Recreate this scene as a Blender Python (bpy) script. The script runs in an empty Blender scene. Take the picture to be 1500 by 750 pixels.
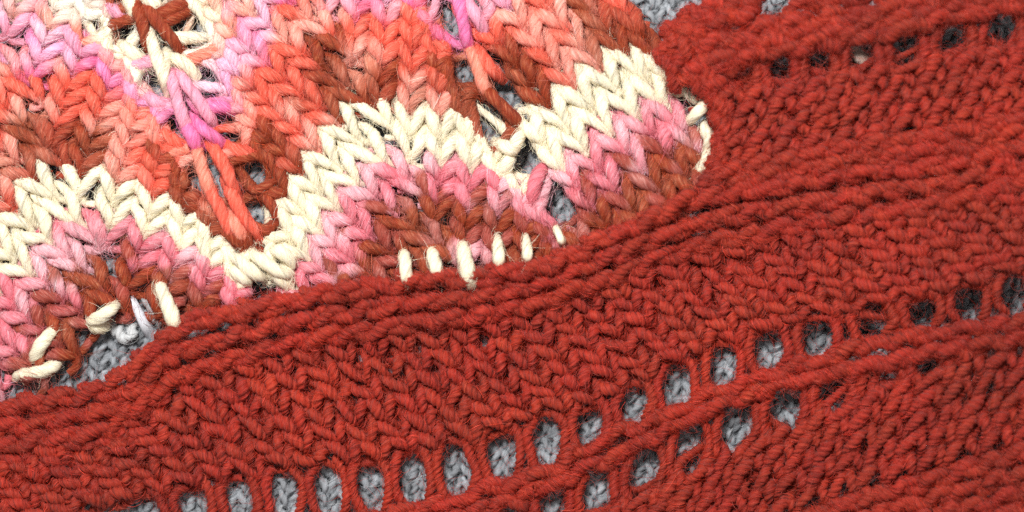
import bpy, math, random
import numpy as np
rng = np.random.default_rng(7)
random.seed(7)
scene = bpy.context.scene
COL = scene.collection

# ------------------------------------------------------------------ camera, light, exposure
D = 0.40                       # camera height over the grey fabric (m)
S = 0.2 / 1500.0               # metres per photo pixel on the grey fabric
cam_d = bpy.data.cameras.new('camera')
cam = bpy.data.objects.new('camera', cam_d); COL.objects.link(cam)
cam.location = (0, 0, D)
cam_d.sensor_width = 36.0
cam_d.lens = 36.0 * D / 0.2
cam_d.clip_start = 0.01; cam_d.clip_end = 20.0
cam_d.dof.use_dof = True
cam_d.dof.focus_distance = D - 0.0046
cam_d.dof.aperture_fstop = 3.3
scene.camera = cam

world = bpy.data.worlds.new('World'); scene.world = world
world.use_nodes = True
bg = world.node_tree.nodes['Background']
bg.inputs[0].default_value = (1.0, 0.95, 0.9, 1); bg.inputs[1].default_value = 0.44

def lamp(name, loc, target, size, power, col):
    l = bpy.data.lights.new(name, 'AREA'); l.shape = 'DISK'; l.size = size; l.energy = power; l.color = col
    o = bpy.data.objects.new(name, l); COL.objects.link(o); o.location = loc
    d = np.array(target) - np.array(loc)
    from mathutils import Vector
    o.rotation_euler = Vector(d).to_track_quat('-Z', 'Y').to_euler()
    return o
lamp('flash_lamp', (-0.075, 0.185, 0.40), (-0.02, 0.0, 0.0), 0.085, 2.75, (1.0, 0.985, 0.96))

vs = scene.view_settings
vs.view_transform = 'Standard'; vs.look = 'None'; vs.exposure = 0.0; vs.gamma = 1.0
scene.render.engine = 'CYCLES'
scene.cycles.max_bounces = 8; scene.cycles.diffuse_bounces = 6
scene.cycles.use_denoising = False

# ------------------------------------------------------------------ helpers
def lin(r, g, b):
    c = np.array([r, g, b], float) / 255.0
    return np.where(c <= 0.04045, c / 12.92, ((c + 0.055) / 1.055) ** 2.4)

def to_world(px, h):
    """px: (n,2) positions on the cloth in photo pixels, h: (n,) height in metres over the grey fabric."""
    k = (1.0 - h / D) * S
    return np.stack([(px[:, 0] - 750.0) * k, (375.0 - px[:, 1]) * k, h], 1)

def curve_y(pts):
    """smooth y(x) through pts, straight beyond its ends"""
    p = np.array(sorted(pts), float); X, Y = p[:, 0], p[:, 1]
    m = np.gradient(Y, X)
    def f(x):
        x = np.asarray(x, float)
        i = np.clip(np.searchsorted(X, x) - 1, 0, len(X) - 2)
        h = X[i + 1] - X[i]; t = (x - X[i]) / h
        tc = np.clip(t, 0, 1)
        y = ((1 + 2 * tc) * (1 - tc) ** 2 * Y[i] + tc * (1 - tc) ** 2 * h * m[i]
             + tc ** 2 * (3 - 2 * tc) * Y[i + 1] + tc ** 2 * (tc - 1) * h * m[i + 1])
        return y + np.where(t < 0, t * h * m[i], 0) + np.where(t > 1, (t - 1) * h * m[i + 1], 0)
    return f

def smooth(a, b, x):
    t = np.clip((np.asarray(x, float) - a) / (b - a), 0, 1)
    return t * t * (3 - 2 * t)

_tab = rng.random((64, 64))
def vnoise(x, y):
    x = np.asarray(x, float); y = np.asarray(y, float)
    xi = np.floor(x).astype(int); yi = np.floor(y).astype(int)
    fx = x - xi; fy = y - yi
    fx = fx * fx * (3 - 2 * fx); fy = fy * fy * (3 - 2 * fy)
    g = lambda a, b: _tab[a % 64, b % 64]
    return (g(xi, yi) * (1 - fx) + g(xi + 1, yi) * fx) * (1 - fy) + (g(xi, yi + 1) * (1 - fx) + g(xi + 1, yi + 1) * fx) * fy

def catmull(P, n):
    """uniform arc-length Catmull-Rom through the control points P (k,3)"""
    P = np.vstack([2 * P[0] - P[1], P, 2 * P[-1] - P[-2]])
    out = []
    ts = np.linspace(0, 1, 10, endpoint=False)[:, None]
    for i in range(1, len(P) - 2):
        a, b, c, d = P[i - 1], P[i], P[i + 1], P[i + 2]
        out.append(0.5 * (2 * b + (c - a) * ts + (2 * a - 5 * b + 4 * c - d) * ts ** 2 + (3 * b - a - 3 * c + d) * ts ** 3))
    Q = np.vstack(out + [P[-2][None]])
    L = np.concatenate([[0], np.cumsum(np.linalg.norm(np.diff(Q, axis=0), axis=1))])
    s = np.linspace(0, L[-1], n)
    return np.stack([np.interp(s, L, Q[:, k]) for k in range(3)], 1), s

def frames(C):
    T = np.gradient(C, axis=0); T /= np.linalg.norm(T, axis=1)[:, None] + 1e-12
    U = np.empty_like(T)
    ref = np.array([0, 0, 1.0]) if abs(T[0, 2]) < 0.9 else np.array([1.0, 0, 0])
    u = ref - T[0] * np.dot(ref, T[0]); u /= np.linalg.norm(u); U[0] = u
    for i in range(1, len(C)):
        u = u - T[i] * np.dot(u, T[i]); u /= np.linalg.norm(u) + 1e-12; U[i] = u
    return T, U, np.cross(T, U)

class Yarn:
    def __init__(self, plies, sides_per_ply, depth, pitch, mat, sides_dir=1):
        self.np, self.ns, self.pitch, self.mat, self.dir = plies, plies * sides_per_ply, pitch, mat, sides_dir
        th = np.arange(self.ns) / self.ns * 2 * math.pi
        half = math.pi / plies
        a = (th + half) % (2 * half) - half
        e = depth; p = 1 - depth
        r = e * np.cos(a) + np.sqrt(np.maximum(p * p - (e * np.sin(a)) ** 2, 0.0))
        self.th, self.prof = th, r

def yarn_strand(P, R, yarn, n, phase, taper=0.0, plump=0.0):
    """a plied strand along control points P. Gives verts, uv, centre line, frames"""
    C, s = catmull(P, n)
    T, U, V = frames(C)
    phi = phase + yarn.dir * 2 * math.pi * s / yarn.pitch
    ang = yarn.th[None, :] + phi[:, None]
    rr = np.full(n, R) * (1 + 0.07 * np.sin(s / R * 0.7 + phase))
    if plump:
        q = np.linspace(0, 1, n)
        rr *= 1 - plump + 1.55 * plump * (np.exp(-((q - 0.285) / 0.10) ** 2) + np.exp(-((q - 0.715) / 0.10) ** 2))
    if taper: rr *= 1 - taper + 1.35 * taper * np.sin(math.pi * np.linspace(0, 1, n)) ** 0.8
    r = rr[:, None] * yarn.prof[None, :]
    X = C[:, None, :] + (np.cos(ang) * r)[..., None] * U[:, None, :] + (np.sin(ang) * r)[..., None] * V[:, None, :]
    uv_u = np.repeat((s * 1000.0 + phase * 37.0)[:, None], yarn.ns, 1)
    uv_v = np.repeat((yarn.th * R * 1000.0)[None, :], n, 0)
    return dict(v=X.reshape(-1, 3), n=n, ns=yarn.ns, C=C, s=s, U=U, V=V, T=T, R=R, phi=phi,
                uv=np.stack([uv_u, uv_v], 2).reshape(-1, 2), pitch=yarn.pitch, dir=yarn.dir)

_topo = {}
def topo(n, ns):
    k = (n, ns)
    if k not in _topo:
        i = np.arange(n - 1)[:, None] * ns; j = np.arange(ns)[None, :]; j2 = (j + 1) % ns
        q = np.stack([i + j, i + j2, i + ns + j2, i + ns + j], 2).reshape(-1, 4)
        _topo[k] = q
    return _topo[k]

def build_mesh(name, strands, origin, mat):
    """strands: list of dict with v, n, ns, uv, col -> one mesh"""
    me = bpy.data.meshes.new(name)
    vs_, qs, uvs, cols, off = [], [], [], [], 0
    for st in strands:
        q = topo(st['n'], st['ns'])
        vs_.append(st['v'] - origin); qs.append(q + off); off += len(st['v'])
        uvs.append(st['uv']); cols.append(np.repeat(st['col'], st['ns'], 0))
    v = np.vstack(vs_).astype(np.float32); q = np.vstack(qs).astype(np.int32)
    uv = np.vstack(uvs).astype(np.float32); c = np.vstack(cols)
    nq = len(q)
    me.vertices.add(len(v)); me.vertices.foreach_set('co', v.ravel())
    me.loops.add(nq * 4); me.loops.foreach_set('vertex_index', q.ravel())
    me.polygons.add(nq)
    me.polygons.foreach_set('loop_start', np.arange(0, nq * 4, 4, dtype=np.int32))
    me.polygons.foreach_set('use_smooth', np.ones(nq, dtype=bool))
    ul = me.uv_layers.new(name='UVMap'); ul.data.foreach_set('uv', uv[q.ravel()].ravel())
    at = me.attributes.new('col', 'FLOAT_COLOR', 'POINT')
    at.data.foreach_set('color', np.hstack([c, np.ones((len(c), 1))]).astype(np.float32).ravel())
    me.materials.append(mat)
    me.update(calc_edges=True)
    return me

def add_obj(name, me, parent, origin, label=None, kind=None):
    o = bpy.data.objects.new(name, me); COL.objects.link(o)
    o.parent = parent
    o.location = tuple(np.asarray(origin) - np.array(parent.location))
    if label: o['label'] = label
    if kind: o['kind'] = kind
    return o

def thing(name, loc, label, cat):
    o = bpy.data.objects.new(name, None); COL.objects.link(o)
    o.location = loc; o['label'] = label; o['category'] = cat
    o.empty_display_size = 0.01
    return o

# ------------------------------------------------------------------ fibres (loose hairs of the wool)
class Fuzz:
    def __init__(self): self.p, self.c, self.r = [], [], []
    def surface(self, st, count, m=7, lift=0.05, amt=0.35, zmin=-0.15):
        """fibres lying on the strand along its twist, ends lifting off a little"""
        n = st['n']; R = st['R']; Ltot = st['s'][-1]
        L = rng.uniform(1.2, 3.6, count) * R
        a = rng.uniform(0, 1, count) * (Ltot - L)
        th = rng.uniform(0, 2 * math.pi, count)
        rad = R * (0.97 + rng.exponential(lift, count))
        hel = rng.normal(0.8, 0.5, count)
        tt = np.linspace(0, 1, m)
        s = a[:, None] + L[:, None] * tt[None, :]
        ang = th[:, None] + hel[:, None] * st['dir'] * 2 * math.pi * (s - a[:, None]) / st['pitch']
        bow = rng.normal(0, 0.10, count)[:, None] * R * np.sin(math.pi * tt)[None, :]
        endl = (np.abs(rng.normal(0, 0.35, count)) * R)[:, None] * (tt[None, :] ** 3)
        rr = rad[:, None] + np.abs(bow) + endl
        ip = lambda A: np.stack([np.interp(s, st['s'], A[:, k]) for k in range(3)], 2)
        C, U, V = ip(st['C']), ip(st['U']), ip(st['V'])
        X = C + (np.cos(ang) * rr)[..., None] * U + (np.sin(ang) * rr)[..., None] * V
        up = (np.cos(ang) * U[..., 2] + np.sin(ang) * V[..., 2]).mean(1)
        keep = up > zmin
        col = np.stack([np.interp(s[:, m // 2], st['s'], st['col'][:, k]) for k in range(3)], 1)
        g = rng.normal(0, amt, count)
        col = np.clip(col * np.exp(g)[:, None] + np.maximum(g, 0)[:, None] * 0.02, 0, 0.95)
        self.p.append(X[keep]); self.c.append(col[keep]); self.r.append(rng.uniform(0.018, 0.034, keep.sum()) * 1e-3)
    def stray(self, st, count, m=7, lmin=1.0, lmax=3.6, pale=0.25):
        """hairs standing off the strand and curling"""
        R = st['R']
        s = rng.uniform(0, st['s'][-1], count)
        ip = lambda A: np.stack([np.interp(s, st['s'], A[:, k]) for k in range(3)], 1)
        C, U, V, T = ip(st['C']), ip(st['U']), ip(st['V']), ip(st['T'])
        th = rng.uniform(0, 2 * math.pi, count)
        nrm = np.cos(th)[:, None] * U + np.sin(th)[:, None] * V
        d0 = nrm * rng.uniform(0.3, 1.0, count)[:, None] + T * rng.normal(0, 1.0, count)[:, None]
        d0 /= np.linalg.norm(d0, axis=1)[:, None] + 1e-9
        k = rng.normal(0, 1, (count, 3)); k -= d0 * (k * d0).sum(1)[:, None]; k /= np.linalg.norm(k, axis=1)[:, None] + 1e-9
        L = rng.uniform(lmin, lmax, count) * 1e-3
        turn = rng.normal(0, 1.6, count)
        tt = np.linspace(0, 1, m)
        w = turn[:, None] * tt[None, :]; w = np.where(np.abs(w) < 1e-3, 1e-3, w)
        tn = np.where(np.abs(turn) < 1e-2, 1e-2, turn)[:, None]
        f = np.sin(tn * tt) / tn; gg = (1 - np.cos(tn * tt)) / tn
        X = (C + nrm * R * 0.9)[:, None, :] + L[:, None, None] * (f[..., None] * d0[:, None, :] + gg[..., None] * k[:, None, :])
        X[..., 2] = np.maximum(X[..., 2], -0.002)
        keep = nrm[:, 2] > -0.4
        col = np.stack([np.interp(s, st['s'], st['col'][:, j]) for j in range(3)], 1)
        mixw = np.clip(rng.normal(pale, 0.15, count), 0, 0.8)[:, None]
        col = col * (1 - mixw) + (0.85 * col ** 0.5 + 0.06) * mixw
        self.p.append(X[keep]); self.c.append(col[keep]); self.r.append(rng.uniform(0.015, 0.026, keep.sum()) * 1e-3)
    def build(self, name, parent, mat):
        P = np.concatenate(self.p); Cc = np.concatenate(self.c); Rr = np.concatenate(self.r)
        n, m = P.shape[:2]
        hc = bpy.data.hair_curves.new(name)
        hc.add_curves([m] * n)
        hc.position_data.foreach_set('vector', (P - np.array(parent.location)).astype(np.float32).ravel())
        ra = hc.attributes.get('radius') or hc.attributes.new('radius', 'FLOAT', 'POINT')
        tap = np.linspace(1, 0.55, m)
        ra.data.foreach_set('value', (Rr[:, None] * tap[None, :]).astype(np.float32).ravel())
        ca = hc.attributes.new('col', 'FLOAT_COLOR', 'CURVE')
        ca.data.foreach_set('color', np.hstack([Cc, np.ones((n, 1))]).astype(np.float32).ravel())
        hc.materials.append(mat)
        o = bpy.data.objects.new(name, hc); COL.objects.link(o); o.parent = parent
        o['kind'] = 'stuff'
        print(name, n, 'fibres')
        return o

# ------------------------------------------------------------------ materials
def yarn_material(name, light, dark, light_to, rough=0.62, bump=0.5, sheen=0.04, sat_dark=1.0, spec=0.35):
    m = bpy.data.materials.new(name); m.use_nodes = True
    nt = m.node_tree; nt.nodes.clear()
    N = nt.nodes.new; L = nt.links.new
    out = N('ShaderNodeOutputMaterial'); bs = N('ShaderNodeBsdfPrincipled'); L(bs.outputs[0], out.inputs[0])
    att = N('ShaderNodeAttribute'); att.attribute_name = 'col'
    uv = N('ShaderNodeUVMap'); uv.uv_map = 'UVMap'
    mp = N('ShaderNodeMapping'); mp.inputs['Scale'].default_value = (0.7, 4.5, 1); mp.inputs['Rotation'].default_value = (0, 0, math.radians(8)); L(uv.outputs[0], mp.inputs[0])
    n1 = N('ShaderNodeTexNoise'); n1.inputs['Scale'].default_value = 1.0; n1.inputs['Detail'].default_value = 3; n1.inputs['Roughness'].default_value = 0.7; L(mp.outputs[0], n1.inputs[0])
    mp2 = N('ShaderNodeMapping'); mp2.inputs['Scale'].default_value = (0.55, 1.6, 1); L(uv.outputs[0], mp2.inputs[0])
    n2 = N('ShaderNodeTexNoise'); n2.inputs['Scale'].default_value = 1.0; n2.inputs['Detail'].default_value = 2; L(mp2.outputs[0], n2.inputs[0])
    mxn = N('ShaderNodeMath'); mxn.operation = 'ADD'
    a = N('ShaderNodeMath'); a.operation = 'MULTIPLY'; a.inputs[1].default_value = 0.6; L(n1.outputs[0], a.inputs[0])
    b = N('ShaderNodeMath'); b.operation = 'MULTIPLY'; b.inputs[1].default_value = 0.4; L(n2.outputs[0], b.inputs[0])
    L(a.outputs[0], mxn.inputs[0]); L(b.outputs[0], mxn.inputs[1])
    r1 = N('ShaderNodeMapRange'); r1.inputs[1].default_value = 0.50; r1.inputs[2].default_value = 0.66; r1.inputs[3].default_value = 0; r1.inputs[4].default_value = light; L(mxn.outputs[0], r1.inputs[0])
    r2 = N('ShaderNodeMapRange'); r2.inputs[1].default_value = 0.48; r2.inputs[2].default_value = 0.34; r2.inputs[3].default_value = 0; r2.inputs[4].default_value = dark; L(mxn.outputs[0], r2.inputs[0])
    mixl = N('ShaderNodeMix'); mixl.data_type = 'RGBA'; L(r1.outputs[0], mixl.inputs[0]); L(att.outputs[0], mixl.inputs[6]); gm = N('ShaderNodeGamma'); gm.inputs[1].default_value = light_to; L(att.outputs[0], gm.inputs[0]); L(gm.outputs[0], mixl.inputs[7])
    mul = N('ShaderNodeMix'); mul.data_type = 'RGBA'; mul.blend_type = 'MULTIPLY'; L(r2.outputs[0], mul.inputs[0]); L(mixl.outputs[2], mul.inputs[6]); L(att.outputs[0], mul.inputs[7])
    L(mul.outputs[2], bs.inputs['Base Color'])
    bp = N('ShaderNodeBump'); bp.inputs['Strength'].default_value = bump; bp.inputs['Distance'].default_value = 0.00025
    L(n1.outputs[0], bp.inputs['Height']); L(bp.outputs[0], bs.inputs['Normal'])
    bs.inputs['Roughness'].default_value = rough
    bs.inputs['Specular IOR Level'].default_value = spec
    bs.inputs['Sheen Weight'].default_value = sheen; bs.inputs['Sheen Roughness'].default_value = 0.5
    return m

def fibre_material(name, rough=0.45, spec=0.5):
    m = bpy.data.materials.new(name); m.use_nodes = True
    nt = m.node_tree; bs = nt.nodes['Principled BSDF']
    att = nt.nodes.new('ShaderNodeAttribute'); att.attribute_name = 'col'
    nt.links.new(att.outputs[0], bs.inputs['Base Color'])
    bs.inputs['Roughness'].default_value = rough; bs.inputs['Specular IOR Level'].default_value = spec
    return m

M_var = yarn_material('variegated_wool', 1.0, 0.55, 0.55, bump=1.0)
M_red = yarn_material('rust_red_wool', 0.55, 0.65, 0.62, bump=0.9, sheen=0.06)
M_grey = yarn_material('grey_wool', 0.6, 0.5, 0.55, bump=0.7)
M_fib = fibre_material('wool_fibre')

# ------------------------------------------------------------------ holes push the yarn aside
class Holes:
    def __init__(self, items):
        """items: (x, y, rx, ry, lean) half sizes in photo pixels; lean = dx per dy"""
        self.h = np.array(items, float).reshape(-1, 5)
    def __call__(self, p):
        p = p.copy()
        for x, y, rx, ry, ln in self.h:
            dx, dy = p[:, 0] - x, p[:, 1] - y
            m = (np.abs(dx) < 4 * rx + abs(ln) * ry) & (np.abs(dy) < 3 * ry)
            if not m.any(): continue
            a = (dx[m] - ln * dy[m]) / rx; b = dy[m] / ry
            d = np.sqrt(a * a + b * b) + 1e-6
            f = np.clip(1 - (d - 1.0) / 1.6, 0, 1)
            dn = d + (np.sqrt(d * d + 1.2) - d) * f
            k = dn / d
            a2, b2 = a * k, b * k
            ny = b2 * ry
            p[m, 0] = x + a2 * rx + ln * ny; p[m, 1] = y + ny
        return p

KNIT = np.array([(-0.50, 0.74, -1.0), (-0.22, 0.76, -0.85), (-0.075, 0.52, -0.05), (-0.15, 0.18, 0.70),
                 (-0.30, -0.22, 0.80), (-0.43, -0.56, 0.15), (-0.31, -0.86, -0.80), (0, -0.94, -1.15)])
KNIT = np.array([(-0.50, 0.80, -1.0), (-0.22, 0.84, -0.85), (-0.05, 0.56, -0.25), (-0.14, 0.20, 0.80),
                 (-0.30, -0.22, 0.90), (-0.43, -0.58, -0.05), (-0.31, -0.94, -0.80), (0, -1.02, -1.15)])
KNIT = np.vstack([KNIT, (KNIT[:-1] * (-1, 1, 1))[::-1]])

def local_path(shape, c, dU, dV, hfun, warp, hs, jit=0.035, hoff=0.0):
    q = shape.copy()
    q[:, :2] += rng.normal(0, jit, q[:, :2].shape)
    q[:, 2] += rng.normal(0, jit * 2.5, len(q))
    p = c[None] + q[:, :1] * dU[None] + q[:, 1:2] * dV[None]
    p = warp(p)
    h = hfun(p[:, 0], p[:, 1]) + (q[:, 2] * hs + hoff) * 1e-3
    return to_world(p, h)

def in_frame(c, m=6): return -m < c[0] < 1500 + m and -m < c[1] < 750 + m

# =================================================================== GREY FABRIC UNDERNEATH
grey = thing('grey_knit', (0, 0, -0.004), 'pale grey woollen knit lying flat underneath, showing through the eyelets', 'knitted fabric')
Y_grey = Yarn(2, 4, 0.34, 0.0042, M_grey)
fz = Fuzz()
GW, GR = 30.0, 23.0
show_boxes = [(905, -10, 1010, 105), (55, 440, 260, 560), (190, 560, 1500, 760)]
def grey_h(x, y): return 0.0006 * np.sin(np.asarray(x) / 90.0 + np.asarray(y) / 70.0) - 0.0014
rest = []
for r in range(-6, 40):
    for i in range(-5, 57):
        c = np.array([i * GW + 6 * math.sin(r * 0.21), r * GR + 5 * math.sin(i * 0.3)])
        c += rng.normal(0, 0.8, 2)
        dU = np.array([GW, 1.5 * math.cos(i * 0.3)]); dV = np.array([1.2 * math.cos(r * 0.21), GR])
        P = local_path(KNIT, c, dU, dV, grey_h, lambda p: p, 1.0, 0.05)
        st = yarn_strand(P, 0.00094 * rng.uniform(0.9, 1.1), Y_grey, 20, rng.uniform(0, 6.28))
        base = lin(157, 162, 168) * rng.uniform(0.75, 1.15)
        st['col'] = np.repeat(base[None], st['n'], 0) * (0.85 + 0.3 * vnoise(st['s'] * 700 + r * 3.1, i * 1.7 + 0 * st['s']))[:, None]
        own = in_frame(c) and ((905 < c[0] < 1010 and c[1] < 105) or (60 < c[0] < 250 and 435 < c[1] < 560))
        if own:
            o = P.mean(0); add_obj('stitch', build_mesh('stitch', [st], o, M_grey), grey, o)
        else:
            rest.append(st)
        if -30 < c[0] < 1530 and -30 < c[1] < 780:
            fz.surface(st, 34, amt=0.55, lift=0.2); fz.stray(st, 34, lmin=0.8, lmax=2.6, pale=0.15)
add_obj('stitches', build_mesh('stitches', rest, np.array(grey.location), M_grey), grey, grey.location, kind='stuff')
Y_flat = Yarn(2, 6, 0.12, 0.02, M_grey)
def grey_strand(name, pts, R, yarn, colour, label=None):
    p = np.array(pts, float); P = to_world(p[:, :2], p[:, 2] * 1e-3)
    st = yarn_strand(P, R, yarn, 24, 1.0); st['col'] = np.repeat(colour[None], 24, 0)
    o = P.mean(0); add_obj(name, build_mesh(name, [st], o, M_grey), grey, o, label); fz.surface(st, 14, amt=0.3); fz.stray(st, 12)
grey_strand('strand', [(184, 424, -1), (191, 438, 1.6), (202, 456, 2.2), (212, 474, 1.8), (222, 492, -1)], 0.00112, Y_flat, lin(222, 224, 232), 'smooth whitish strand')
grey_strand('strand', [(204, 426, -1), (213, 440, 2.0), (222, 456, 2.4), (230, 470, 1.8), (238, 484, -1)], 0.00095, Y_grey, lin(170, 170, 172))
grey_strand('strand', [(168, 474, -1), (172, 484, 1.0), (184, 496, 1.6), (194, 488, 1.4), (192, 474, -.5)], 0.0014, Y_grey, lin(205, 208, 210))
fz.build('loose_fibres', grey, M_fib)
# the closed back of the grey fabric
bm_v = [(-0.14, -0.085, 0), (0.14, -0.085, 0), (0.14, 0.085, 0), (-0.14, 0.085, 0)]
me = bpy.data.meshes.new('backing')
th = 0.0012
me.from_pydata([(x, y, 0.0008) for x, y, _ in bm_v] + [(x, y, 0.0008 - th) for x, y, _ in bm_v], [],
               [(0, 1, 2, 3), (7, 6, 5, 4), (0, 4, 5, 1), (1, 5, 6, 2), (2, 6, 7, 3), (3, 7, 4, 0)])
mb = bpy.data.materials.new('grey_felted_back'); mb.use_nodes = True
nz = mb.node_tree.nodes.new('ShaderNodeTexNoise'); nz.inputs['Scale'].default_value = 900
rp = mb.node_tree.nodes.new('ShaderNodeValToRGB'); rp.color_ramp.elements[0].color = (0.09, 0.095, 0.10, 1); rp.color_ramp.elements[1].color = (0.24, 0.25, 0.26, 1)
tc = mb.node_tree.nodes.new('ShaderNodeTexCoord')
mb.node_tree.links.new(tc.outputs['Object'], nz.inputs[0]); mb.node_tree.links.new(nz.outputs[0], rp.inputs[0])
mb.node_tree.links.new(rp.outputs[0], mb.node_tree.nodes['Principled BSDF'].inputs['Base Color'])
mb.node_tree.nodes['Principled BSDF'].inputs['Roughness'].default_value = 0.9
me.materials.append(mb)
add_obj('backing', me, grey, np.array(grey.location))

# =================================================================== VARIEGATED WAVE KNIT
var = thing('variegated_knit', (-0.05, 0.03, 0.0), 'variegated pink, coral, brown and cream lace knit with wavy stripes, upper left', 'knitted fabric')
Y_var = Yarn(3, 5, 0.24, 0.0085, M_var)
CREAM = lin(250, 239, 210); ROSE = lin(230, 122, 136); PINK = lin(242, 160, 184); MAG = lin(238, 118, 172)
CORAL = lin(235, 96, 74); BROWN = lin(148, 51, 19); SALM = lin(240, 142, 118)
keys = [(-14, CORAL), (-12.6, PINK), (-11.4, BROWN), (-10.4, BROWN), (-9.5, CREAM), (-8.0, CREAM), (-7.4, SALM), (-6.8, PINK), (-5.6, MAG), (-4.6, CORAL),
        (-3.2, CORAL), (-2.9, CORAL), (-2.6, BROWN), (-0.62, BROWN), (-0.5, CREAM), (1.45, CREAM), (1.6, ROSE), (3.5, ROSE), (3.9, BROWN), (6.4, BROWN), (7.0, ROSE), (7.6, BROWN), (9, ROSE)]
kq = np.array([k[0] for k in keys]); kc = np.array([k[1] for k in keys])
def dye(q): return np.stack([np.interp(q, kq, kc[:, j]) for j in range(3)], -1)
def dye_name(q):
    c = dye(np.array([q]))[0]
    names = ['cream_stitch', 'rose_stitch', 'pink_stitch', 'magenta_stitch', 'coral_stitch', 'brown_stitch', 'salmon_stitch']
    d = [np.linalg.norm(c ** .45 - x ** .45) for x in (CREAM, ROSE, PINK, MAG, CORAL, BROWN, SALM)]
    return names[int(np.argmin(d))]
# row 0: the tips of the cream stripe, from the left edge of the picture to the right edge of the cloth
ROW0 = np.array([(-98, 560), (-72, 500), (-50, 440), (-28, 385), (-8, 338), (20, 290), (51, 247), (107, 240), (160, 254), (212, 272), (258, 294), (297, 325), (335, 358),
                 (378, 356), (402, 312), (420, 272), (440, 238), (466, 204), (496, 166), (543, 143), (588, 152), (632, 161), (675, 162), (712, 184), (745, 214),
                 (768, 172), (802, 144), (838, 115), (876, 89), (915, 69), (966, 84)], float)
SP1, SP2, HILL1, HILL2 = 12.5, 24.3, 6.9, 19.2
SEG = [(0, HILL1, .6), (HILL1, SP1, -.9), (SP1, HILL2, .65), (HILL2, SP2 + .2, -.9), (SP2 + .2, 30.2, .3)]
def row_shift(x, v):
    # movement of the stripe from row to row, along the lines of eyelets
    w = np.interp(x, [200, 400, 560, 1000], [15.3, 15.3, 17.6, 18.4])
    hgt = np.interp(x, [200, 400, 560, 1000], [32.6, 32.6, 32.6, 32.6])
    return np.stack([w * v, hgt * v], -1)
idx = np.arange(len(ROW0))
def stretch(v): return v + 0.38 * min(max(v / 2.0, 0.0), 1.0)
def row_pt(u, v):
    v = stretch(v)
    b = np.array([np.interp(u, idx, ROW0[:, 0]), np.interp(u, idx, ROW0[:, 1])])
    return b + row_shift(b[0], v)
def var_h(x, y):
    return 0.0042 + 0.0018 * smooth(650, 1000, x) + 0.0008 * np.sin(np.asarray(x) / 55.0 - np.asarray(y) / 90.0) - 0.0012 * smooth(330, 460, np.asarray(y) - 0 * x) * smooth(320, 120, x)
holes_var = Holes([(226, 112, 12, 17, .3), (302, 126, 14, 22, .2), (262, 190, 11, 12, .4), (332, 188, 13, 16, .3), (292, 262, 11, 14, .4), (366, 250, 13, 14, .2),
                   (182, 45, 9, 10, .2), (272, 42, 15, 22, .1), (203, 62, 12, 13, .3), (372, 318, 10, 10, .2),
                   (657, 48, 14, 19, .2), (688, 114, 15, 17, .2), (722, 182, 15, 26, .3), (766, 238, 15, 19, .2), (809, 294, 13, 15, .2), (724, 100, 7, 10, .2),
                   (136, 42, 6, 6, 0), (700, 5, 6, 8, 0)])
edge = curve_y([(-60, 575), (0, 575), (30, 560), (80, 525), (140, 480), (185, 452), (230, 448), (280, 456), (320, 456), (400, 440), (500, 428), (600, 415), (700, 405), (800, 392), (860, 370), (1000, 305), (1090, 255)])
holes_var.h[:, 2:4] += 10
fz = Fuzz()
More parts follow.
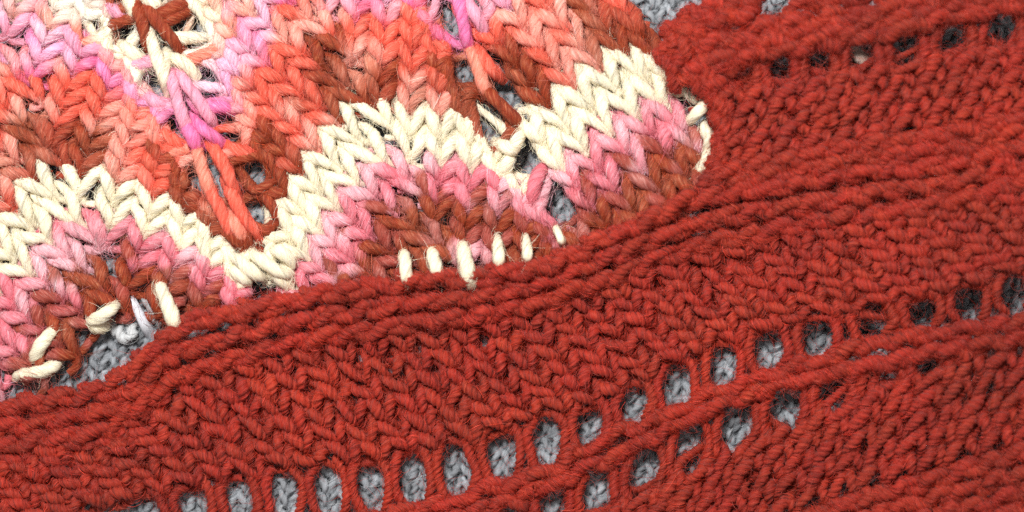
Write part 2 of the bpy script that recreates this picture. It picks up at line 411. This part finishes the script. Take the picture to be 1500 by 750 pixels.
for v in range(-15, 10):
    for half in (0,):
        pass
    us = []
    for u0, u1, sg_ in SEG:
        ph = (0.5 * sg_ * v) % 1.0
        us += [i + ph for i in range(-1, 31) if u0 <= i + ph < u1]
    for u in us:
        # stitches lean away from the eyelet lines: fan out on both sides
        if u > 30: continue
        c = row_pt(u, v + 0.62)
        if c[0] < -70 or c[1] < -55 or c[0] > 1060: continue
        if c[1] > edge(c[0]): continue
        a = row_pt(max(u - 0.5, 0), v + 0.62); b = row_pt(min(u + 0.5, 30), v + 0.62)
        dU = (b - a) * (1.0 if 0.5 <= u <= 29.5 else 2.0)
        d = row_shift(ROW0[int(min(u, 30)), 0], 1.0)
        sg = None
        n_ = np.array([-dU[1], dU[0]]); n_ /= np.linalg.norm(n_)
        dl = np.linalg.norm(dU)
        k = 0.62
        near1, near2 = abs(u - SP1 - .3), abs(u - SP2)
        on_spine = min(near1, near2) < 0.75
        if on_spine and (near1 < 0.75 and v < -1 or near2 < 0.6 and v < 2): continue
        if on_spine:
            dV = d * 1.0; dU = np.array([dV[1], -dV[0]]) / np.linalg.norm(dV) * 34
        else:
            sgn = [g for u0, u1, g in SEG if u0 <= u < u1][0]
            dV = d * (1.2 if v in (0, 1) else 1.0) + 0.5 * sgn * dU
            if v in (0, 1): dV = dV * 1.06
            if dl < 34: dU = dU * (34 / dl)
            if dl > 56: dU = dU * (56 / dl)
        P = local_path(KNIT, c, dU, dV, var_h, holes_var, 1.05, 0.024, hoff=0.5 if on_spine else 0)
        st = yarn_strand(P, 0.00121 * rng.uniform(0.92, 1.08), Y_var, 38, rng.uniform(0, 6.28), 0.0, 0.30)
        q = v + 0.9 * (vnoise(st['C'][:, 0] * 120 + 55, st['C'][:, 1] * 120 + 11) - 0.5) * (0.25 if v in (-1, 0, 1, 2) else 2.3)
        col = dye(q)
        if v in (-1, -2, -3):   # brown comes in patches with coral ribs between them
            uu = u + 0.8 * (vnoise(st['s'] * 120, v * 2.7 + u) - 0.5)
            w = np.interp(uu, [0, 3, 4, 5, 5.6, 8, 8.6, 9.6, 10.2, 15.6, 16.3, 17.3, 17.9, 20, 20.8, 21.8, 22.4, 26, 26.8, 27.6, 28.2],
                              [1, 1, .1, .1, 1, 1, .1, .1, 1, 1, .1, .1, 1, 1, .1, .1, 1, 1, .2, .2, 1])
            w = w * (1.0, 0.9, 0.5)[-v - 1]
            w = np.clip(w + 0.6 * (vnoise(st['C'][:, 0] * 170 + 31, st['C'][:, 1] * 170 + 77) - 0.5), 0, 1)
            if v == -3: w = smooth(0.3, 0.6, w)
            col = CORAL[None] * (1 - w[:, None]) + BROWN[None] * w[:, None]
        if v in (0, 1) and u < 4.2: col = dye(np.full(len(st['s']), 2.5 if v else 0.0))
        if v in (3, 4, 5):
            t = smooth(0.5, 0.65, vnoise(u * 0.7 + 3 + st['s'] * 200, v * 2.1 + 20 + 0 * st['s'])) * (0.9 if v == 3 else 0.12)
            col = col * (1 - t[:, None]) + (BROWN if v == 3 else ROSE)[None] * t[:, None]
        tint = smooth(0.35, 0.8, vnoise(st['C'][:, 0] * 210 + 40, st['C'][:, 1] * 210 + 40)) * (0.0 if v in (0, 1) else 0.85)
        lum = col[:, :1] * 0 + 1
        pale = col ** 0.45
        isb = smooth(0.30, 0.06, col[:, 1]) * smooth(0.5, 0.25, col[:, 0])      # brown stays deep
        tint = tint * (1 - 0.95 * isb)
        col = col * (1 - tint[:, None]) + pale * tint[:, None]
        st['col'] = col * rng.uniform(0.92, 1.06)
        o = P.mean(0)
        add_obj(dye_name(float(np.median(q))), build_mesh('stitch', [st], o, M_var), var, o)
        cr = v in (0, 1)
        fz.surface(st, 110, amt=0.16 if cr else 0.5, lift=0.16); fz.stray(st, 44 if cr else 84, lmax=4.2, pale=0.2)

# cream loops of the joining edge that come out over the red knit
def strand_obj(name, parent, pts, R, yarn, mat, colour, fzz, label=None, n=26, ns=40, stray=12):
    """pts: (x, y, height in mm)"""
    p = np.array(pts, float)
    P = to_world(p[:, :2], p[:, 2] * 1e-3)
    st = yarn_strand(P, R, yarn, n, rng.uniform(0, 6.28), 0.42 if name == 'edge_loop' else 0.12)
    st['col'] = np.repeat(np.asarray(colour)[None], n, 0) * (0.93 + 0.12 * vnoise(st['s'] * 900, 3.3 + 0 * st['s']))[:, None]
    o = P.mean(0)
    ob = add_obj(name, build_mesh(name, [st], o, mat), parent, o, label)
    fzz.surface(st, ns, amt=0.15); fzz.stray(st, stray)
    return ob
LP = CREAM
loops = [  # top, bottom of each loop in photo pixels, radius mm, height
    ((594, 388), (596, 412), 1.35, 9.6), ((636, 382), (640, 400), 1.3, 9.2), ((681, 376), (688, 412), 1.6, 9.8), ((730, 366), (731, 384), 1.2, 9.4),
    ((772, 364), (773, 378), 1.0, 9.4), ((820, 347), (823, 354), 0.8, 9.2), ((240, 432), (258, 478), 1.55, 7.6), ((1018, 168), (1031, 155), 1.15, 9.0)]
for (x0, y0), (x1, y1), r, h in loops:
    dx, dy = x1 - x0, y1 - y0; L = math.hypot(dx, dy); ex, ey = dx / L * 9, dy / L * 9; r *= 0.9; h -= 0.3
    strand_obj('edge_loop', var, [(x0 - ex * 2.2, y0 - ey * 2.2, h - 4), (x0 - ex * .8, y0 - ey * .8, h - .9), ((x0 + x1) / 2, (y0 + y1) / 2, h + .3),
                                  (x1 - ex * .1, y1 - ey * .1, h - .5), (x1 + ex * .5, y1 + ey * .5, h - 4.5)], r * 1e-3, Y_var, M_var, LP, fz)
for pts in [[(22, 556, 2.5), (30, 548, 4.4), (55, 545, 5.2), (78, 537, 4.6), (90, 526, 2.0)],
            [(46, 530, 3), (52, 520, 5.4), (62, 502, 6.2), (76, 486, 5.0), (84, 474, 2.4)],
            [(130, 474, 3), (138, 469, 5.6), (150, 462, 6.4), (164, 453, 5.8), (174, 444, 2.8)],
            [(158, 474, 2), (150, 480, 3.6), (140, 476, 4.4), (134, 466, 3)],
            [(1032, 178, 6), (1032, 188, 7.6), (1038, 200, 8.0), (1038, 212, 7.6), (1034, 222, 6)], [(1036, 214, 6), (1038, 224, 7.6), (1034, 236, 7.8), (1026, 246, 7.4), (1018, 254, 6)],
            
            [(330, 372, 5), (345, 378, 7), (362, 392, 7.6), (378, 404, 7), (390, 408, 5)], [(365, 372, 5), (380, 378, 7), (398, 392, 7.6), (418, 402, 7), (428, 400, 5)],
            [(395, 372, 5), (408, 368, 7), (422, 378, 7.2), (430, 392, 6)], [(330, 395, 5), (345, 398, 6.6), (358, 408, 6.8), (366, 416, 5)]]:
    strand_obj('edge_loop', var, pts, 0.00105 if pts[0][0] > 900 else 0.0012, Y_var, M_var, LP * 0.95, fz)
SPINE = [(BROWN, [(196, -8, 3), (202, 12, 6.6), (209, 36, 7), (214, 60, 6), (220, 78, 3)]), (BROWN, [(204, -6, 3), (218, 16, 7), (236, 38, 7.2), (254, 60, 6.8), (270, 82, 3)]), (BROWN, [(216, 24, 3), (236, 20, 6.8), (258, 10, 6.6), (284, 0, 4)]), (BROWN, [(222, 30, 3), (244, 30, 6.4), (264, 20, 6), (284, 12, 4)]), (CREAM, [(186, -14, 3), (190, 0, 6.4), (194, 16, 6), (198, 30, 3)]), (CREAM, [(206, -12, 3), (216, -2, 6.6), (228, 8, 6.4), (238, 18, 3)]), (PINK, [(152, 4, 3), (164, 14, 5.8), (178, 26, 5)]), 
 (CREAM, [(214, 30, 3), (220, 52, 6.4), (230, 84, 7), (241, 114, 6.6), (247, 140, 3.5)]), (CREAM, [(247, 74, 3), (243, 88, 6), (239, 106, 6.8), (244, 124, 5)]),
 (CREAM, [(176, 66, 3), (186, 72, 5.8), (200, 82, 6), (214, 92, 3.5)]), (PINK, [(186, 104, 3), (200, 96, 5.6), (222, 90, 5.8), (238, 84, 4)]),
 (CREAM, [(248, 82, 4), (262, 88, 6), (276, 98, 6), (288, 114, 4)]), (SALM, [(272, 90, 4), (288, 84, 6), (308, 76, 6), (322, 66, 4)]),
 (PINK, [(244, 96, 3), (252, 118, 6.6), (260, 148, 7), (270, 178, 6.6), (278, 200, 3.5)]), (PINK, [(256, 98, 3), (272, 122, 6.6), (290, 146, 6.8), (306, 170, 5.6), (314, 186, 3)]),
 (PINK, [(204, 132, 3), (216, 142, 5.6), (234, 152, 5.8), (250, 152, 4)]), (PINK, [(216, 170, 3), (232, 160, 5.4), (252, 154, 5.4)]), (MAG, [(296, 158, 4), (314, 156, 6), (334, 158, 5.6), (350, 166, 3)]),
 (MAG, [(266, 172, 3), (276, 190, 6.6), (284, 206, 6.8), (292, 226, 3.5)]), (MAG, [(276, 170, 3), (294, 186, 6.6), (312, 200, 6.6), (328, 214, 3.5)]),
 (CORAL, [(232, 190, 3), (246, 200, 5.6), (262, 210, 5.8), (280, 220, 4)]), (SALM, [(240, 232, 3), (256, 224, 5.4), (276, 216, 5.6)]), (CORAL, [(324, 210, 3), (346, 220, 5.6), (368, 224, 5.4), (386, 220, 3)]),
 (SALM, [(286, 206, 3), (291, 228, 6.8), (297, 250, 7), (306, 276, 6.6), (314, 296, 3.5)]), (CORAL, [(298, 202, 3), (316, 222, 6.8), (330, 246, 7), (340, 270, 6.8), (350, 292, 3.5)]),
 (CORAL, [(300, 262, 3), (310, 284, 7), (324, 310, 7.2), (336, 336, 6.8), (346, 360, 3.5)]), (CORAL, [(328, 262, 3), (340, 286, 7), (354, 312, 7.2), (370, 334, 6.8), (384, 352, 3.5)]),
 (SALM, [(326, 304, 4), (340, 324, 7), (352, 342, 6.8), (360, 362, 3.5)]),
 (MAG, [(668, -16, 3), (673, 4, 7), (678, 28, 7.4), (682, 54, 7), (690, 74, 3.5)]), (PINK, [(676, -10, 3), (690, 12, 7), (704, 34, 7), (714, 56, 3.5)]),
 (SALM, [(684, 62, 3), (694, 84, 7), (702, 106, 7.2), (710, 128, 6.8), (720, 144, 3.5)]), (CORAL, [(694, 64, 3), (706, 84, 6.6), (722, 104, 6.2), (738, 118, 3)]),
 (BROWN, [(700, 118, 3), (718, 138, 7), (736, 156, 7.2), (752, 172, 6.6), (764, 186, 3)]), (CREAM, [(724, 208, 3), (738, 214, 6.6), (750, 218, 7), (760, 202, 6.4), (766, 190, 3.5)]),
 (CREAM, [(748, 222, 3), (744, 236, 6.4), (736, 252, 5), (730, 264, 3)]), (ROSE, [(796, 244, 4), (786, 262, 7), (780, 284, 7), (784, 306, 4)])]
for colour, pts in SPINE:
    pts = [(x, y, h + float(var_h(x, y)) * 1000 - 4.6) for x, y, h in pts]
    strand_obj('lace_strand', var, pts, 0.00132, Y_var, M_var, colour, fz, ns=40, stray=30)
strand_obj('edge_loop', var, [(1244, 70, 5), (1256, 80, 7.4), (1268, 92, 7.4), (1282, 106, 4)], 0.0012, Y_var, M_var, lin(176, 150, 136), fz)
fz.build('loose_fibres', var, M_fib)

# =================================================================== RUST RED KNIT
red = thing('red_knit', (0.03, -0.03, 0.0), 'rust red ribbed knit with rows of eyelets and cord ridges, overlapping the wavy piece', 'knitted fabric')
Y_red = Yarn(3, 5, 0.40, 0.0036, M_red)
RED = lin(162, 36, 18)
def red_h(x, y):
    x = np.asarray(x, float); y = np.asarray(y, float)
    base = np.interp(x, [-100, 300, 600, 900, 1080, 1180, 1290, 1500, 1600], [3.0, 3.2, 3.3, 3.8, 4.8, 6.4, 8.6, 10.5, 11.0])
    e = top_edge(x)
    over = 3.8 * smooth(120, 10, y - e) * smooth(60, 300, x) * smooth(1500, 900, x)      # lies over the wave knit's edge
    up = 2.0 * smooth(260, 60, y) * smooth(960, 1040, x) * smooth(1500, 1150, x)
    tilt = -1.5 * smooth(450, 750, y) * smooth(900, 1300, x)
    return (base + over + up + tilt) * 1e-3
top_edge = curve_y([(-100, 590), (0, 576), (80, 566), (150, 548), (195, 512), (225, 488), (270, 462), (330, 446), (400, 430), (500, 411), (600, 398), (700, 388), (800, 371), (860, 346), (940, 311), (1000, 282), (1045, 262), (1150, 247), (1250, 232), (1400, 206), (1500, 188), (1600, 172)])
L_A = curve_y([(-100, 610), (0, 594), (80, 582), (150, 566), (200, 530), (230, 502), (270, 476), (330, 459), (400, 444), (500, 425), (600, 412), (700, 402), (800, 385), (860, 360), (940, 325), (1000, 297), (1060, 281), (1133, 272), (1243, 255), (1390, 236), (1500, 214), (1600, 196)])
L_C = curve_y([(-100, 672), (0, 652), (80, 636), (150, 626), (200, 590), (230, 566), (270, 545), (330, 527), (400, 508), (500, 488), (600, 471), (700, 458), (800, 437), (860, 416), (950, 380), (1000, 365), (1096, 340), (1243, 316), (1390, 290), (1500, 262), (1600, 240)])
L_E1 = curve_y([(-100, 830), (0, 800), (100, 775), (210, 752), (285, 740), (350, 730), (415, 722), (480, 712), (545, 706), (605, 697), (665, 684), (735, 664), (800, 640), (865, 620), (930, 592), (990, 563), (1060, 534), (1125, 510), (1195, 488), (1280, 466), (1350, 450), (1420, 438), (1490, 420), (1600, 396)])
L_D1 = curve_y([(-100, 885), (0, 860), (200, 812), (400, 780), (500, 766), (600, 742), (713, 710), (800, 680), (850, 650), (900, 625), (967, 603), (1060, 561), (1133, 541), (1243, 508), (1317, 494), (1427, 478), (1500, 466), (1600, 448)])
L_D2 = curve_y([(-100, 915), (0, 890), (200, 845), (400, 812), (500, 798), (600, 776), (700, 746), (800, 713), (867, 687), (933, 657), (987, 624), (1060, 592), (1133, 570), (1243, 541), (1317, 523), (1390, 510), (1500, 494), (1600, 476)])
L_E2 = curve_y([(500, 840), (700, 778), (810, 742), (875, 722), (943, 692), (1010, 660), (1075, 629), (1150, 599), (1220, 577), (1295, 553), (1360, 535), (1430, 517), (1500, 505), (1600, 480)])
L_F = curve_y([(500, 1010), (700, 952), (875, 893), (1010, 830), (1150, 768), (1300, 716), (1400, 688), (1500, 660), (1600, 636)])
U_T = curve_y([(960, 40), (1020, 28), (1078, 12), (1170, 2), (1280, -14), (1400, -40), (1500, -60), (1600, -80)])
U_2 = curve_y([(960, 66), (1020, 56), (1078, 40), (1170, 30), (1280, 14), (1400, -10), (1500, -32), (1600, -50)])
U_3 = curve_y([(960, 100), (1023, 87), (1080, 80), (1133, 72), (1207, 60), (1280, 46), (1353, 31), (1463, 10), (1520, -2), (1600, -18)])
U_E = curve_y([(960, 124), (1030, 112), (1085, 107), (1142, 102), (1200, 92), (1262, 83), (1325, 71), (1395, 58), (1468, 46), (1540, 30), (1600, 18)])
U_B = curve_y([(960, 268), (1045, 250), (1150, 226), (1250, 208), (1400, 184), (1500, 164), (1600, 146)])

E1x = [(210, 745, 15, 15), (285, 742, 16, 22), (350, 730, 17, 24), (415, 722, 15, 25), (480, 713, 19, 29), (543, 709, 16, 25), (605, 697, 18, 29), (665, 684, 17, 32), (735, 666, 20, 29), (802, 642, 17, 25),
       (863, 622, 15, 22), (928, 592, 17, 21), (990, 565, 18, 25), (1058, 534, 18, 22), (1126, 508, 19, 22), (1194, 494, 17, 20), (1278, 466, 17, 14), (1349, 452, 20, 13), (1418, 441, 19, 16), (1486, 424, 16, 20), (1555, 406, 17, 15)]
E2x = [(742, 762, 16, 14), (808, 745, 19, 20), (874, 722, 20, 22), (942, 690, 21, 21), (1009, 658, 21, 21), (1077, 628, 24, 20), (1150, 598, 24, 19), (1219, 577, 20, 13), (1292, 553, 22, 9), (1362, 534, 22, 8), (1432, 512, 22, 7)]
U_x = [(1086, 107, 11, 12), (1142, 104, 16, 15), (1200, 92, 15, 16), (1262, 84, 19, 17), (1327, 72, 19, 15), (1396, 58, 21, 17), (1468, 48, 19, 17), (1538, 32, 19, 16)]
small = [(1255, 518, 7, 5), (1288, 510, 7, 5), (1328, 503, 6, 5), (1408, 490, 8, 7), (538, 432, 7, 8), (1040, 584, 6, 5), (1112, 558, 8, 5), (915, 636, 6, 5)]
holes_red = Holes([(x, y, a * (1.0 if x < 780 else 1.18), b * (1.0 if x < 780 else 1.22), ln) for lst, ln in ((E1x, 0.1), (E2x, 0.1), ([(x, y, a * (.8 + .25 * ((i * 37) % 10) / 10), b * .9) for i, (x, y, a, b) in enumerate(U_x)], 0.05), (small, 0)) for x, y, a, b in lst])

CHAIN_A = np.array([(-0.66, 0.40, -1.1), (-0.46, 0.34, -0.1), (-0.12, 0.10, 0.75), (0.28, -0.08, 0.85), (0.56, -0.06, 0.2), (0.74, 0.10, -0.9)])
CHAIN_B = np.array([(-0.20, -0.30, -1.0), (0.02, -0.22, 0.0), (0.32, 0.16, 0.55), (0.62, 0.38, 0.45), (0.92, 0.36, -0.2), (1.10, 0.18, -1.0)])
fz = Fuzz()
pool = []         # (name, strands, centre, path mean)
def red_strand(P, n, R=0.00112, cscale=1.0, taper=0.0, plump=0.0):
    st = yarn_strand(P, R * rng.uniform(0.88, 1.12), Y_red, n, rng.uniform(0, 6.28), taper, plump)
    base = RED * rng.uniform(0.84, 1.12) * cscale * (0.86 + 0.28 * vnoise(P[:, 0].mean() * 45, P[:, 1].mean() * 45 + 9)) * np.array([1, rng.uniform(0.9, 1.25), 1])
    st['col'] = np.repeat(base[None], n, 0) * (0.88 + 0.24 * vnoise(st['s'] * 500 + base[0] * 1000, 1.5 + 0 * st['s']))[:, None]
    return st
def along(f, x0, x1, step, start):
    """points spaced by step (pixels of arc length) along y = f(x)"""
    xs = np.arange(x0, x1, 2.0); ys = f(xs)
    L = np.concatenate([[0], np.cumsum(np.hypot(np.diff(xs), np.diff(ys)))])
    s = np.arange(start, L[-1], step)
    return np.stack([np.interp(s, L, xs), np.interp(s, L, ys)], 1)
def off(c): return c[0] < -60 or c[0] > 1560 or c[1] < -50 or c[1] > 800
def rope(f, x0, x1, step, start, width, hoff=0.5, R=0.00118):
    pts = along(f, x0, x1, step, start)
    for k in range(len(pts)):
        c = pts[k] + rng.normal(0, 1.0, 2)
        if off(c): continue
        sl = (f(c[0] + 6) - f(c[0] - 6)) / 12
        t = np.array([1, sl]) / math.hypot(1, sl)
        dU = t * step; dV = np.array([-t[1], t[0]]) * width
        sts = []
        for sh in (CHAIN_A, CHAIN_B):
            P = local_path(sh, c, dU, dV, red_h, holes_red, 1.25, 0.09, hoff=hoff)
            sts.append(red_strand(P, 24, R, taper=0.32))
        pool.append(('chain_stitch', sts, c))
KNIT_FRONT = KNIT.copy(); KNIT_FRONT[2:7, 2] += (0.05, 0.12, 0.15, 0.10, 0.05); KNIT_FRONT[8:13, 2] -= (0.05, 0.10, 0.15, 0.10, 0.05)
KNIT_BACK = KNIT_FRONT * (-1, 1, 1)
def stock(f0, f1, rows, x0, x1, step, lean, hoff=0.0, t0=0.0, t1=1.0, cond=None):
    for r in range(rows):
        t = t0 + (r + 0.5) / rows * (t1 - t0)
        f = lambda x, t=t: f0(x) * (1 - t) + f1(x) * t
        ds = (r * lean) % step
        for c in along(f, x0, x1, step, ds):
            c = c + rng.normal(0, 2.0, 2)
            if off(c) or (cond and not cond(c)): continue
            dy = (f1(c[0]) - f0(c[0])) * (t1 - t0) / rows
            sl = (f(c[0] + 10) - f(c[0] - 10)) / 20
            tn = np.array([1, sl]) / math.hypot(1, sl)
            rot = rng.normal(0, 0.06); cr, sr = math.cos(rot), math.sin(rot); Rm = np.array([[cr, -sr], [sr, cr]])
            dU = Rm @ (tn * step * rng.uniform(0.9, 1.1)); dV = Rm @ np.array([lean + rng.normal(0, 3), dy + lean * sl]) * rng.uniform(0.95, 1.15)
            P = local_path(KNIT_FRONT if lean > 0 else KNIT_BACK, c, dU, dV, red_h, holes_red, 1.45, 0.05, hoff=hoff)
            pool.append(('stitch', [red_strand(P, 42, plump=0.26)], c))
def bars(holes, lean):
    hs = sorted(holes)
    for a, b in zip(hs[:-1], hs[1:]):
        c = np.array([(a[0] + b[0]) / 2, (a[1] + b[1]) / 2]); hh = (a[3] + b[3]) / 2
        if off(c): continue
        w = (b[0] - b[2]) - (a[0] + a[2]); w = max(w, 16)
        dU = np.array([w, 0.0]) + np.array([0, (b[1] - a[1]) / (b[0] - a[0]) * w]); dV = np.array([lean * hh, hh + 6])
        sts = []
        for sg in (-1, 1):
            sh = np.array([(sg * 0.62, -1.25, -0.7), (sg * 0.40, -0.95, 0.1), (sg * 0.22, -0.35, 0.5 + 0.2 * sg), (sg * 0.20, 0.35, 0.5 - 0.2 * sg), (sg * 0.36, 0.95, 0.2), (sg * 0.55, 1.3, -0.8)])
            P = local_path(sh, c, dU, dV, red_h, lambda p: p, 1.0, 0.05)
            sts.append(red_strand(P, 26, 0.00105))
        pool.append(('eyelet_bar', sts, c))

mid = lambda f, g, t: (lambda x: f(x) * (1 - t) + g(x) * t)
L_B = mid(L_A, L_C, 0.5)
rope(L_A, -60, 1580, 46, 5, 28, 1.2); rope(L_B, -60, 1580, 46, 24, 27, 0.9); rope(L_C, -60, 1580, 46, 11, 28, 1.1)
stk_top = lambda x: L_C(x) + 14
stk_bot = lambda x: L_E1(x) - np.interp(x, [0, 500, 700, 1000, 1250, 1500], [26, 28, 28, 22, 14, 14])
stock(stk_top, stk_bot, 6, -60, 1580, 46, 15)
bars(E1x, 0.12)
rope(L_D1, 100, 1580, 44, 3, 25, 0.5); rope(L_D2, 150, 1580, 44, 24, 25, 0.8)
bars(E2x, -0.05)
lo_top = lambda x: L_E2(x) + np.interp(x, [800, 1000, 1150, 1300, 1500], [20, 21, 18, 9, 4])
stock(lo_top, lambda x: L_F(x) - 12, 5, 560, 1590, 47, -13)
for k in range(4): rope(lambda x, k=k: L_F(x) + 2 + 27 * k, 700, 1590, 44, 11 * k, 27, 0.8)
# upper part, from the rounded end beside the wave knit to the right
rope(U_T, 1170, 1590, 46, 5, 30, 0.6, .0013); rope(U_2, 1090, 1590, 46, 24, 30, 1.3, .0013); rope(mid(U_2, U_3, .55), 1066, 1590, 46, 12, 28, 1.3, .0013); rope(U_3, 1050, 1590, 46, 2, 28, 1.6, .0013)
bars([(1040, 112, 10, 12)] + U_x, -0.05)
stock(lambda x: U_E(x) + 18, U_B, 5, 1046, 1590, 45, -12)
rope(mid(U_B, L_A, 0.12), 1050, 1590, 44, 5, 26, 0.8); rope(mid(U_B, L_A, 0.55), 1060, 1590, 44, 24, 26, 0.8)
# the rounded end: loops that turn the cord ends round the corner
def rope_path(pts, step, width, hoff, R=0.0014):
    C, L = catmull(np.array([(x, y, 0.0) for x, y in pts]), 200)
    for sp in np.arange(step * 0.3, L[-1], step):
        i = int(np.searchsorted(L, sp)); i = min(max(i, 1), 198)
        t = C[i + 1, :2] - C[i - 1, :2]; t /= np.linalg.norm(t)
        sts = [red_strand(local_path(sh, C[i, :2] + rng.normal(0, 1, 2), t * step, np.array([-t[1], t[0]]) * width, red_h, holes_red, 1.3, 0.06, hoff=hoff), 24, R, taper=0.3) for sh in (CHAIN_A, CHAIN_B)]
        pool.append(('chain_stitch', sts, C[i, :2]))
rope_path([(1112, 2), (1070, 10), (1034, 18), (1006, 32), (988, 52), (980, 78), (988, 100), (1010, 114), (1040, 120), (1066, 118)], 34, 28, 0.6)
rope_path([(1100, 22), (1060, 30), (1028, 42), (1010, 60), (1006, 82), (1024, 98), (1060, 96)], 34, 28, 1.2)
rope_path([(1080, 60), (1052, 62), (1030, 72), (1040, 84), (1070, 80)], 30, 26, 1.3)
rope_path([(1030, 112), (1044, 130), (1054, 156), (1060, 182), (1060, 208), (1054, 232), (1046, 256), (1030, 272)], 34, 26, 0.4)
limit = {'stitch': 300, 'chain_stitch': 300, 'eyelet_bar': 300, 'edge_loop': 300}
used = {}
rest = {}
pool.sort(key=lambda e: abs(e[2][0] - 720) / 2 + abs(e[2][1] - 400))
for name, sts, c in pool:
    if in_frame(c, 12) and used.get(name, 0) < limit[name]:
        used[name] = used.get(name, 0) + 1
        o = np.mean([s['C'].mean(0) for s in sts], 0)
        add_obj(name, build_mesh(name, sts, o, M_red), red, o)
    else:
        rest.setdefault(name, []).extend(sts)
    for st in sts:
        k = 1.0 if len(sts) == 1 else 0.55
        fz.surface(st, int(90 * k), amt=0.5, lift=0.13); fz.stray(st, int(80 * k), lmax=6.0 if name == 'eyelet_bar' else 4.0, pale=0.12)
for name, sts in rest.items():
    add_obj(name.replace('stitch', 'stitches').replace('bar', 'bars').replace('loop', 'loops'), build_mesh(name, sts, np.array(red.location), M_red), red, red.location, kind='stuff')
fz.build('loose_fibres', red, M_fib)
print('red', len(pool), used, 'tris', sum(len(o.data.polygons) * 2 for o in scene.objects if o.type == 'MESH'))
